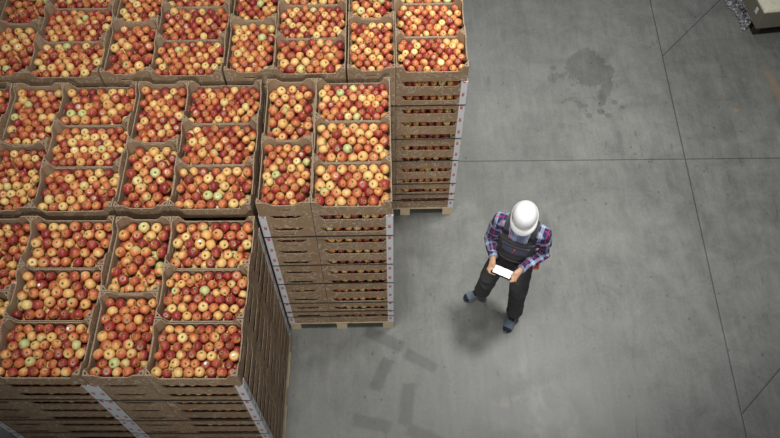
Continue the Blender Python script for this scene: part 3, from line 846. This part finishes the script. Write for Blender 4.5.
# face details
for s_ in (-1, 1):
    m = MB(); m.ellipsoid(H_(s_*.030,-.079,.008), (.0125,.010,.008), 14, 10, mat=TILT); e_ = m.build('eye', M['eye'], body)
    m = MB(); m.ellipsoid(H_(s_*.030,-.0865,.006), (.0052,.0032,.0052), 10, 8, mat=TILT); m.build('iris', M['iris'], e_)
    m = MB(); m.tube([H_(s_*.014,-.0955,.029), H_(s_*.032,-.091,.034), H_(s_*.048,-.078,.029)], [.003,.0038,.0022], 8); m.build('eyebrow', M['hair'], body)
m = MB(); m.tube([H_(-.022,-.0905,-.0605), H_(0,-.0985,-.0585), H_(.022,-.0905,-.0605)], [.0028,.0042,.0028], 8); m.build('lips', M['lip'], body)
# hair: cap from the nape round the sides, under the helmet
m = MB(); nu, nv = 40, 14; rings = []
for i in range(nv+1):
    ring = []
    for j in range(nu):
        a_ = 2*math.pi*j/nu; back = math.sin(a_)            # +1 = back of the head
        low = math.pi*(.62 + .12*max(back,0) - (.20 if back < -.35 else 0))
        t_ = low*i/nv+.02
        k = 1.0 if i < nv else .97
        ring.append(H_(.0795*k*math.sin(t_)*math.cos(a_), .0985*k*math.sin(t_)*math.sin(a_)+.001, .113*k*math.cos(t_)))
    rings.append(ring)
m.loft(rings, cap=False); m.build('hair', M['hair'], body)

# shirt
m = MB(); torso(m, 0)
for s_ in (-1, 1):
    m.tube([SHO[s_]+Vector((-s_*.06,0,.012)), SHO[s_]+Vector((0,0,.0)), SHO[s_]*.5+ELB[s_]*.5+Vector((s_*.004,0,0)), ELB[s_]+Vector((0,.004,-.004)), ELB[s_]*.5+WRI[s_]*.5, WRI[s_]*.90+ELB[s_]*.10], [.072,.074,.067,.060,.053,.040], 18, dome=True)
m.tube([(0,.065,1.47), (0,.052,1.505)], [.066,.064], 20, dome=False)
sh = remesh(m, .0065, 4, .0042, 17)
at = sh.attributes.new('plaid', 'FLOAT_VECTOR', 'POINT')
def seg(p, a_, b_):
    d = b_-a_; t_ = max(0, min(1, (p-a_).dot(d)/d.length_squared)); return (p-(a_+d*t_)).length, t_*d.length
vals = []
for v in sh.vertices:
    p = v.co; best = None
    for s_ in (-1, 1):
        for k, (A_, B_) in enumerate(((SHO[s_], ELB[s_]), (ELB[s_], WRI[s_]))):
            d_, l_ = seg(p, A_, B_)
            if (k == 1 or (p.z < 1.37)) and d_ < (.085 if k == 0 else .075) and p.x*s_ > (.150 if k == 0 and p.z > 1.25 else .02) and (k == 1 or p.x*s_ > .15) and (k == 0 or p.y < .13 and p.z < 1.22 and (p.y < -.06 or p.x*s_ > .17)):
                if best is None or d_ < best[0]: best = (d_, l_+k*.29, A_, B_, s_)
    if best:
        _, l_, A_, B_, s_ = best; ax = (B_-A_).normalized(); ux = Vector((0,1,0)).cross(ax).normalized(); uy = ax.cross(ux)
        r_ = p-A_; an = math.atan2(r_.dot(uy), r_.dot(ux)); vals.append((l_, an*.052, 0))
    else:
        an = math.atan2(p.y-.03, p.x)
        vals.append((p.z*.55 + (p.y-.05)*(-1 if p.y < .06 else 1)*(.9 if p.z > 1.33 else 0) + (0 if p.z > 1.33 else .45*p.z-.45*1.33), p.x if (p.z > 1.33 or abs(p.x) < .14) else p.x+p.y*.9, 0))
at.data.foreach_set('vector', np.array(vals, dtype=np.float32).ravel())
attach('plaid_shirt', sh, M['plaid'], body)
# collar
m = MB(); rings = []
for z_, k in ((1.475,.078),(1.505,.074),(1.515,.078),(1.498,.088),(1.478,.096)):
    rings.append([Vector((k*math.cos(a_), .054+k*.92*math.sin(a_), z_ - (.02 if math.sin(a_) < -.6 else 0))) for a_ in [math.radians(-80+ (340/27)*j) for j in range(28)]])
m.loft(rings, cap=False, closed=False); me = m.mesh('collar', M['plaid']); at = me.attributes.new('plaid','FLOAT_VECTOR','POINT'); at.data.foreach_set('vector', np.array([(v.co.z*1.0, v.co.x*.7+v.co.y*.6, 0) for v in me.vertices], dtype=np.float32).ravel()); col_o = link('collar', me, body)
# cuffs
for s_ in (-1, 1):
    d = (WRI[s_]-ELB[s_]).normalized(); c0 = WRI[s_]-d*.045; c1 = WRI[s_]+d*.006
    m = MB(); m.tube([c0, c0*.5+c1*.5, c1], [.0435,.0415,.0390], 20, dome=False); me = m.mesh('cuff', M['plaid']); at = me.attributes.new('plaid','FLOAT_VECTOR','POINT'); at.data.foreach_set('vector', np.array([((v.co-c0).length, math.atan2(v.co.z-c0.z, v.co.x-c0.x)*.04+.03, 0) for v in me.vertices], dtype=np.float32).ravel()); link('cuff', me, body)

# trousers of the dungarees
m = MB(); rings = []
for z_, rx, ry in ((.80,.150,.115),(.86,.166,.124),(.93,.172,.126),(1.0,.170,.124),(1.06,.168,.124),(1.10,.168,.123)):
    rings.append([Vector((rx*math.cos(a_), .035+ry*math.sin(a_), z_)) for a_ in [2*math.pi*j/32 for j in range(32)]])
m.loft(rings)
for s_ in (-1, 1):
    h, k, a_ = HIP[s_], KNE[s_], ANK[s_]
    m.tube([h+Vector((-s_*.008,0,.02)), h*.6+k*.4, k+Vector((0,-.004,.03)), k-Vector((0,0,.05)), k*.4+a_*.6, a_+Vector((0,-.004,.035)), a_+Vector((0,-.006,.0))], [.102,.096,.088,.084,.080,.080,.072], 20, dome=False)
attach('dungaree_trousers', remesh(m, .0075, 4, .0065, 11), M['dung'], body)

# bib, wrapped over the shirt
def surf(an, z, g):
    rx, ry, cy = tor(z)
    return Vector(((rx+g)*math.copysign(abs(math.cos(an))**.85, math.cos(an)), cy+(ry+g)*math.copysign(abs(math.sin(an))**.9, math.sin(an)), z))
def patch(name, rows, mat, g, th, parent, ncol=24):
    """rows: (z, angle from, angle to)"""
    m = MB(); grid = []
    for z, a0, a1 in rows: grid.append([(math.radians(a0+(a1-a0)*j/ncol), z) for j in range(ncol+1)])
    for off in (g+th, g): m.v += [tuple(surf(a_, z, off)) for r_ in grid for a_, z in r_]
    nr, nc = len(rows), ncol+1; N_ = nr*nc
    for i in range(nr-1):
        for j in range(nc-1):
            q = i*nc+j
            for f in ((q, q+1, q+nc+1, q+nc), (N_+q, N_+q+nc, N_+q+nc+1, N_+q+1)): m.f.append(f); m.m.append(0); m.sm.append(True)
    edge = [j for j in range(nc)] + [i*nc+nc-1 for i in range(1,nr)] + [(nr-1)*nc+j for j in range(nc-2,-1,-1)] + [i*nc for i in range(nr-2,0,-1)]
    for p_, q_ in zip(edge, edge[1:]+edge[:1]): m.f.append((p_, N_+p_, N_+q_, q_)); m.m.append(0); m.sm.append(False)
    me = m.mesh(name, mat); fix_normals(me); return link(name, me, parent)
bib = patch('bib', [(1.04,-178,-2),(1.09,-176,-4),(1.14,-172,-8),(1.19,-160,-20),(1.24,-148,-32),(1.29,-140,-40),(1.33,-136,-44),(1.352,-135,-45)], M['dung'], .009, .006, body, 36)
patch('back_panel', [(1.04,2,178),(1.09,8,172),(1.14,30,150),(1.20,55,125),(1.26,68,112),(1.31,76,104)], M['dung'], .009, .006, body, 30)
pk = patch('chest_pocket', [(1.165,-122,-58),(1.21,-124,-56),(1.26,-124,-56),(1.305,-124,-56)], M['pocket'], .0152, .004, bib, 24)
patch('pocket_zip', [(1.288,-120,-60),(1.294,-120,-60)], M['dark'], .0196, .0025, pk, 20)
tg = patch('pocket_tag', [(1.205,-93,-91.5),(1.27,-90,-88.5)], M['orange'], .0196, .002, pk, 4); tg['label'] = 'small red tab'
patch('waistband', [(1.035,-179.5,179.5),(1.075,-179.5,179.5)], M['dung'], .013, .005, body, 60)
# straps over the shoulders with buckles
from mathutils.bvhtree import BVHTree
bv = BVHTree.FromPolygons([v.co[:] for v in sh.vertices], [p.vertices[:] for p in sh.polygons])
for s_ in (-1, 1):
    path = []
    keys = [(s_*.105,-.09,1.33), (s_*.118,-.07,1.40), (s_*.120,-.015,1.50), (s_*.118,.06,1.56), (s_*.095,.15,1.50), (s_*.05,.22,1.38), (s_*.02,.22,1.27)]
    for k in range(len(keys)-1):
        for q in range(5):
            A_, B_ = Vector(keys[k]), Vector(keys[k+1]); path.append(A_.lerp(B_, q/5))
    path.append(Vector(keys[-1]))
    top, bot = [], []
    m = MB(); rings = []
    for i, p in enumerate(path):
        loc_, nrm, *_r = bv.find_nearest(p)
        q0 = loc_ + nrm*.003
        d = (path[min(i+1,len(path)-1)]-path[max(i-1,0)]).normalized(); sd = d.cross(nrm).normalized()*.021
        row = []
        for off, k in ((.012,-1),(.014,0),(.012,1),(.004,1),(.004,0),(.004,-1)):
            row.append(loc_ + nrm*off + sd*k)
        rings.append(row)
    # smooth the rings
    for _ in range(3):
        rings = [rings[0]] + [[(rings[i-1][j]+rings[i][j]*2+rings[i+1][j])/4 for j in range(6)] for i in range(1,len(rings)-1)] + [rings[-1]]
    m.loft(rings, smooth=False); me = m.mesh('shoulder_strap', M['dung']); fix_normals(me); st = link('shoulder_strap', me, body)
    c = (rings[6][1]+rings[6][1])/2; d = (rings[7][1]-rings[5][1]).normalized(); sd = (rings[6][2]-rings[6][0]).normalized(); up = sd.cross(d).normalized()
    if up.y > 0 and up.z < 0: up = -up
    m = MB(); q = [c+sd*x_*.026+d*y_*.017+up*z_ for z_ in (0.0,.006) for x_, y_ in ((-1,-1),(1,-1),(1,1),(-1,1))]
    m.add(q, [(0,3,2,1),(4,5,6,7),(0,1,5,4),(1,2,6,5),(2,3,7,6),(3,0,4,7)]); me = m.mesh('buckle', M['buckle']); fix_normals(me); link('buckle', me, st)
# orange tabs on the trousers, hip pouch tab
def tabpiece(name, c, d, w, l, t_, label):
    m = MB(); d = Vector(d).normalized(); up = Vector((0,-1,.35)).normalized(); sd = d.cross(up).normalized(); up = sd.cross(d)
    q = [Vector(c)+sd*x_*w/2+d*y_*l/2+up*z_*t_ for z_ in (-1,1) for x_, y_ in ((-1,-1),(1,-1),(1,1),(-1,1))]
    m.add(q, [(0,3,2,1),(4,5,6,7),(0,1,5,4),(1,2,6,5),(2,3,7,6),(3,0,4,7)]); me = m.mesh(name, M['orange']); fix_normals(me); o = link(name, me, body); o['label'] = label
tabpiece('pocket_tab', (-.148,-.098,.76), (.1,-.05,1), .016, .085, .007, 'orange pocket piping')
tabpiece('pocket_tab', (.128,-.098,.70), (.25,-.05,1), .014, .055, .006, 'orange pocket piping')
m = MB(); m.tube([(.178,-.03,1.00), (.205,-.035,.985), (.225,-.02,.97), (.222,.02,.965), (.19,.05,.985)], [.013,.017,.018,.016,.011], 10); o = m.build('belt_loop', M['orange'], body); o['label'] = 'orange loop at the left hip'
m = MB(); m.tube([(-.085,.135,1.43), (-.098,.18,1.47), (-.11,.195,1.445), (-.10,.17,1.415)], [.003,.003,.003,.003], 8); m.build('cord', M['dark'], body)

# helmet
def HH(x, y, z): return HEAD + TILT @ Vector((x, y+.004, z+.030))
m = MB(); nu = 64; rings = []
def hat_ring(t_, k=1.0, dz=0.0):
    out = []
    for j in range(nu):
        a_ = 2*math.pi*j/nu; rx, ry = .103*k, (.122 if math.sin(a_) > 0 else .118)*k
        x, y = rx*math.sin(t_)*math.cos(a_), ry*math.sin(t_)*math.sin(a_)
        z = .118*math.cos(t_)
        rid = math.exp(-(x/.016)**2)*.006*max(0, math.sin(t_*1.1)) if abs(y) < .11 else 0
        out.append(HH(x, y, z + rid + dz))
    return out
for i in range(15): rings.append(hat_ring(.03+(math.pi/2-.03)*i/14))
def brim(ext, z):
    out = []
    for j in range(nu):
        a_ = 2*math.pi*j/nu; c, s_ = math.cos(a_), math.sin(a_)
        f = max(0, -s_)**1.6; e = ext*(.009 + .040*f)
        out.append(HH((.103+e)*c, (.120+e)*s_, z - .012*f*ext))
    return out
rings += [brim(.35, -.004), brim(1.0, -.012), brim(1.0, -.016), brim(.2, -.010)]
for i in range(14, -1, -2): rings.append([p for p in hat_ring(.03+(math.pi/2-.03)*i/14, .965, -.004)])
m.loft(rings, cap=False)
hat = m.build('hard_hat', M['hat'], body); hat['label'] = 'white hard hat'
m = MB()
for dx in (-.004, .004):
    p = HH(-.093+dx*.3, -.045+dx*1.5, .045); m.ellipsoid(p, (.003,.004,.006), 8, 6)
m.build('helmet_mark', M['strap'], hat)

# shoes
def shoe(s_, heel, toe):
    heel, toe = Vector((*heel, 0)), Vector((*toe, 0)); d = toe-heel; L = d.length; d.normalize(); sd = Vector((-d.y, d.x, 0))
    def S(t_, x, z): return heel + d*(t_*L) + sd*x + Vector((0,0,z))
    prof = [(0.0,.020,.060),(.05,.034,.085),(.15,.038,.098),(.30,.038,.100),(.45,.038,.088),(.58,.043,.070),(.72,.048,.058),(.85,.045,.050),(.95,.032,.042),(1.0,.014,.034)]
    m = MB(); rings = []
    for t_, w, h in prof:
        ring = []
        for j in range(18):
            a_ = 2*math.pi*j/18; c, q = math.cos(a_), math.sin(a_)
            ring.append(S(t_, w*math.copysign(abs(c)**.8, c), .014 + (h-.014)*(.5+.5*math.copysign(abs(q)**.8, q))))
        rings.append(ring)
    m.loft(rings); me = m.mesh('shoe', M['shoe']); fix_normals(me); sh_ = link('shoe', me, body)
    m = MB(); n = 40; r0, r1, r2 = [], [], []
    for j in range(n):
        a_ = 2*math.pi*j/n; t_ = .5+.515*math.cos(a_); w = np.interp(t_, [p[0] for p in prof], [p[1] for p in prof])+.006
        q = math.sin(a_); wq = w*math.copysign(min(1, abs(q)*1.6)**.8, q)
        r0.append(S(t_, wq, .001)); r1.append(S(t_, wq, .022)); r2.append(S(t_, wq*.9, .024))
    m.loft([r0, r1, r2], smooth=False); me = m.mesh('sole', M['sole']); fix_normals(me); link('sole', me, sh_)
    def band(name, t0, t1, w_, mat, h0, dz=.003):
        m = MB(); rings = []
        for k in range(7):
            t_ = t0+(t1-t0)*k/6; h = np.interp(t_, [p[0] for p in prof], [p[2] for p in prof]); ww = np.interp(t_, [p[0] for p in prof], [p[1] for p in prof])
            ring = []
            for j in range(9):
                a_ = math.radians(90-w_+2*w_*j/8); c, q = math.cos(a_), math.sin(a_)
                ring.append(S(t_, (ww+dz)*math.copysign(abs(c)**.8, c), .014+(h-.014+dz)*(.5+.5*math.copysign(abs(q)**.8, q))))
            rings.append(ring)
        m.loft(rings, cap=False, closed=False); link(name, m.mesh(name, mat), sh_)
    band('tongue', .30, .58, 38, M['shoe_dark'], 0); band('toe_cap', .86, 1.0, 95, M['shoe_dark'], 0); band('heel_counter', .0, .14, 110, M['shoe_dark'], 0)
    for k in range(4):
        t_ = .38+.055*k; h = np.interp(t_, [p[0] for p in prof], [p[2] for p in prof])
        m = MB(); m.tube([S(t_, -.024, h-.008), S(t_+.01, 0, h+.005), S(t_, .024, h-.008)], [.0028]*3, 8); m.build('lace', M['lace'], sh_)
shoe(-1, (-.180,.060), (-.350,-.105)); shoe(1, (.172,-.020), (.145,-.280))

# tablet
tb = empty('tablet', (P0[0], P0[1], 0), PRZ); tb.location = body.matrix_world @ Vector((0,0,0)) if False else P0
def scr():
    t = NT('lit_screen'); t.base((.85,.87,.92), .15, .5); t.b.inputs['Emission Color'].default_value = (.93,.95,1,1); t.b.inputs['Emission Strength'].default_value = .55; return t.m
def tabbox(name, mat, hx, hy, z0, z1, r, parent, ox=0, oy=0):
    m = MB()
    m.loft([[TB(p.x+ox, p.y+oy, z0) for p in rrect(-hx, hx, -hy, hy, r, 0)], [TB(p.x+ox, p.y+oy, z1) for p in rrect(-hx, hx, -hy, hy, r, 0)]], 0, smooth=False)
    me = m.mesh(name, mat); fix_normals(me); return link(name, me, parent)
M['case'] = plain('black_tablet_shell', (.010,.011,.016), .3)
tabbox('tablet_body', M['case'], TW/2, TD/2, -.004, .004, .009, tb); tabbox('screen', scr(), .079, .047, .0041, .0046, .002, tb, 0, .001)
tag(tb, 'small black tablet with blank white lit screen in the worker\'s hands', 'tablet')

# ------------------------------------------------------------------ light
def lamp(name, loc, size, power, col=(1,.985,.96), target=None):
    l = bpy.data.lights.new(name, 'AREA'); l.shape = 'RECTANGLE'; l.size, l.size_y = size; l.energy = power; l.color = col
    o = bpy.data.objects.new(name, l); COL.objects.link(o); o.location = loc
    if target: o.rotation_euler = (Vector(target)-Vector(loc)).to_track_quat('-Z','Y').to_euler()
    return o
def spot(loc, target, power, ang, size, col=(1,.985,.955)):
    l = bpy.data.lights.new('bay_or_fill_lamp', 'SPOT'); l.energy = power; l.spot_size = math.radians(ang); l.spot_blend = 1.0; l.shadow_soft_size = size; l.color = col
    o = bpy.data.objects.new('bay_or_fill_lamp', l); COL.objects.link(o); o.location = loc
    o.rotation_euler = (Vector(target)-Vector(loc)).to_track_quat('-Z','Y').to_euler(); return o
spot((3.0, 4.8, 10.5), (2.4, 5.1, 0), 4900, 47, .8)
spot((-.8, 2.2, 10.5), (-1.0, 3.8, 1.8), 2700, 50, .7)
spot((.4, -6.0, 9.0), (-.3, 4.0, 1.8), 2300, 34, .9)  # added fill from behind the camera, brightens the stack fronts and helmet
lamp('bay_or_fill_lamp', (2.2, 13.0, 10.0), (1.4, 1.4), 260)
w = bpy.data.worlds.new('hall'); w.use_nodes = True; w.node_tree.nodes['Background'].inputs[0].default_value = (.90,.95,1.0,1); w.node_tree.nodes['Background'].inputs[1].default_value = .15
SC.world = w

# ------------------------------------------------------------------ camera
cd = bpy.data.cameras.new('camera'); cd.sensor_fit = 'HORIZONTAL'; cd.sensor_width = 36; cd.lens = FPX/780*36; cd.clip_end = 100
co = bpy.data.objects.new('camera', cd); COL.objects.link(co)
co.matrix_world = Matrix.Translation(CAM) @ camR.to_4x4(); SC.camera = co
vs_ = SC.view_settings; vs_.view_transform = 'Standard'; vs_.look = 'None'; vs_.gamma = 1; vs_.use_curve_mapping = False; vs_.exposure = 0.0
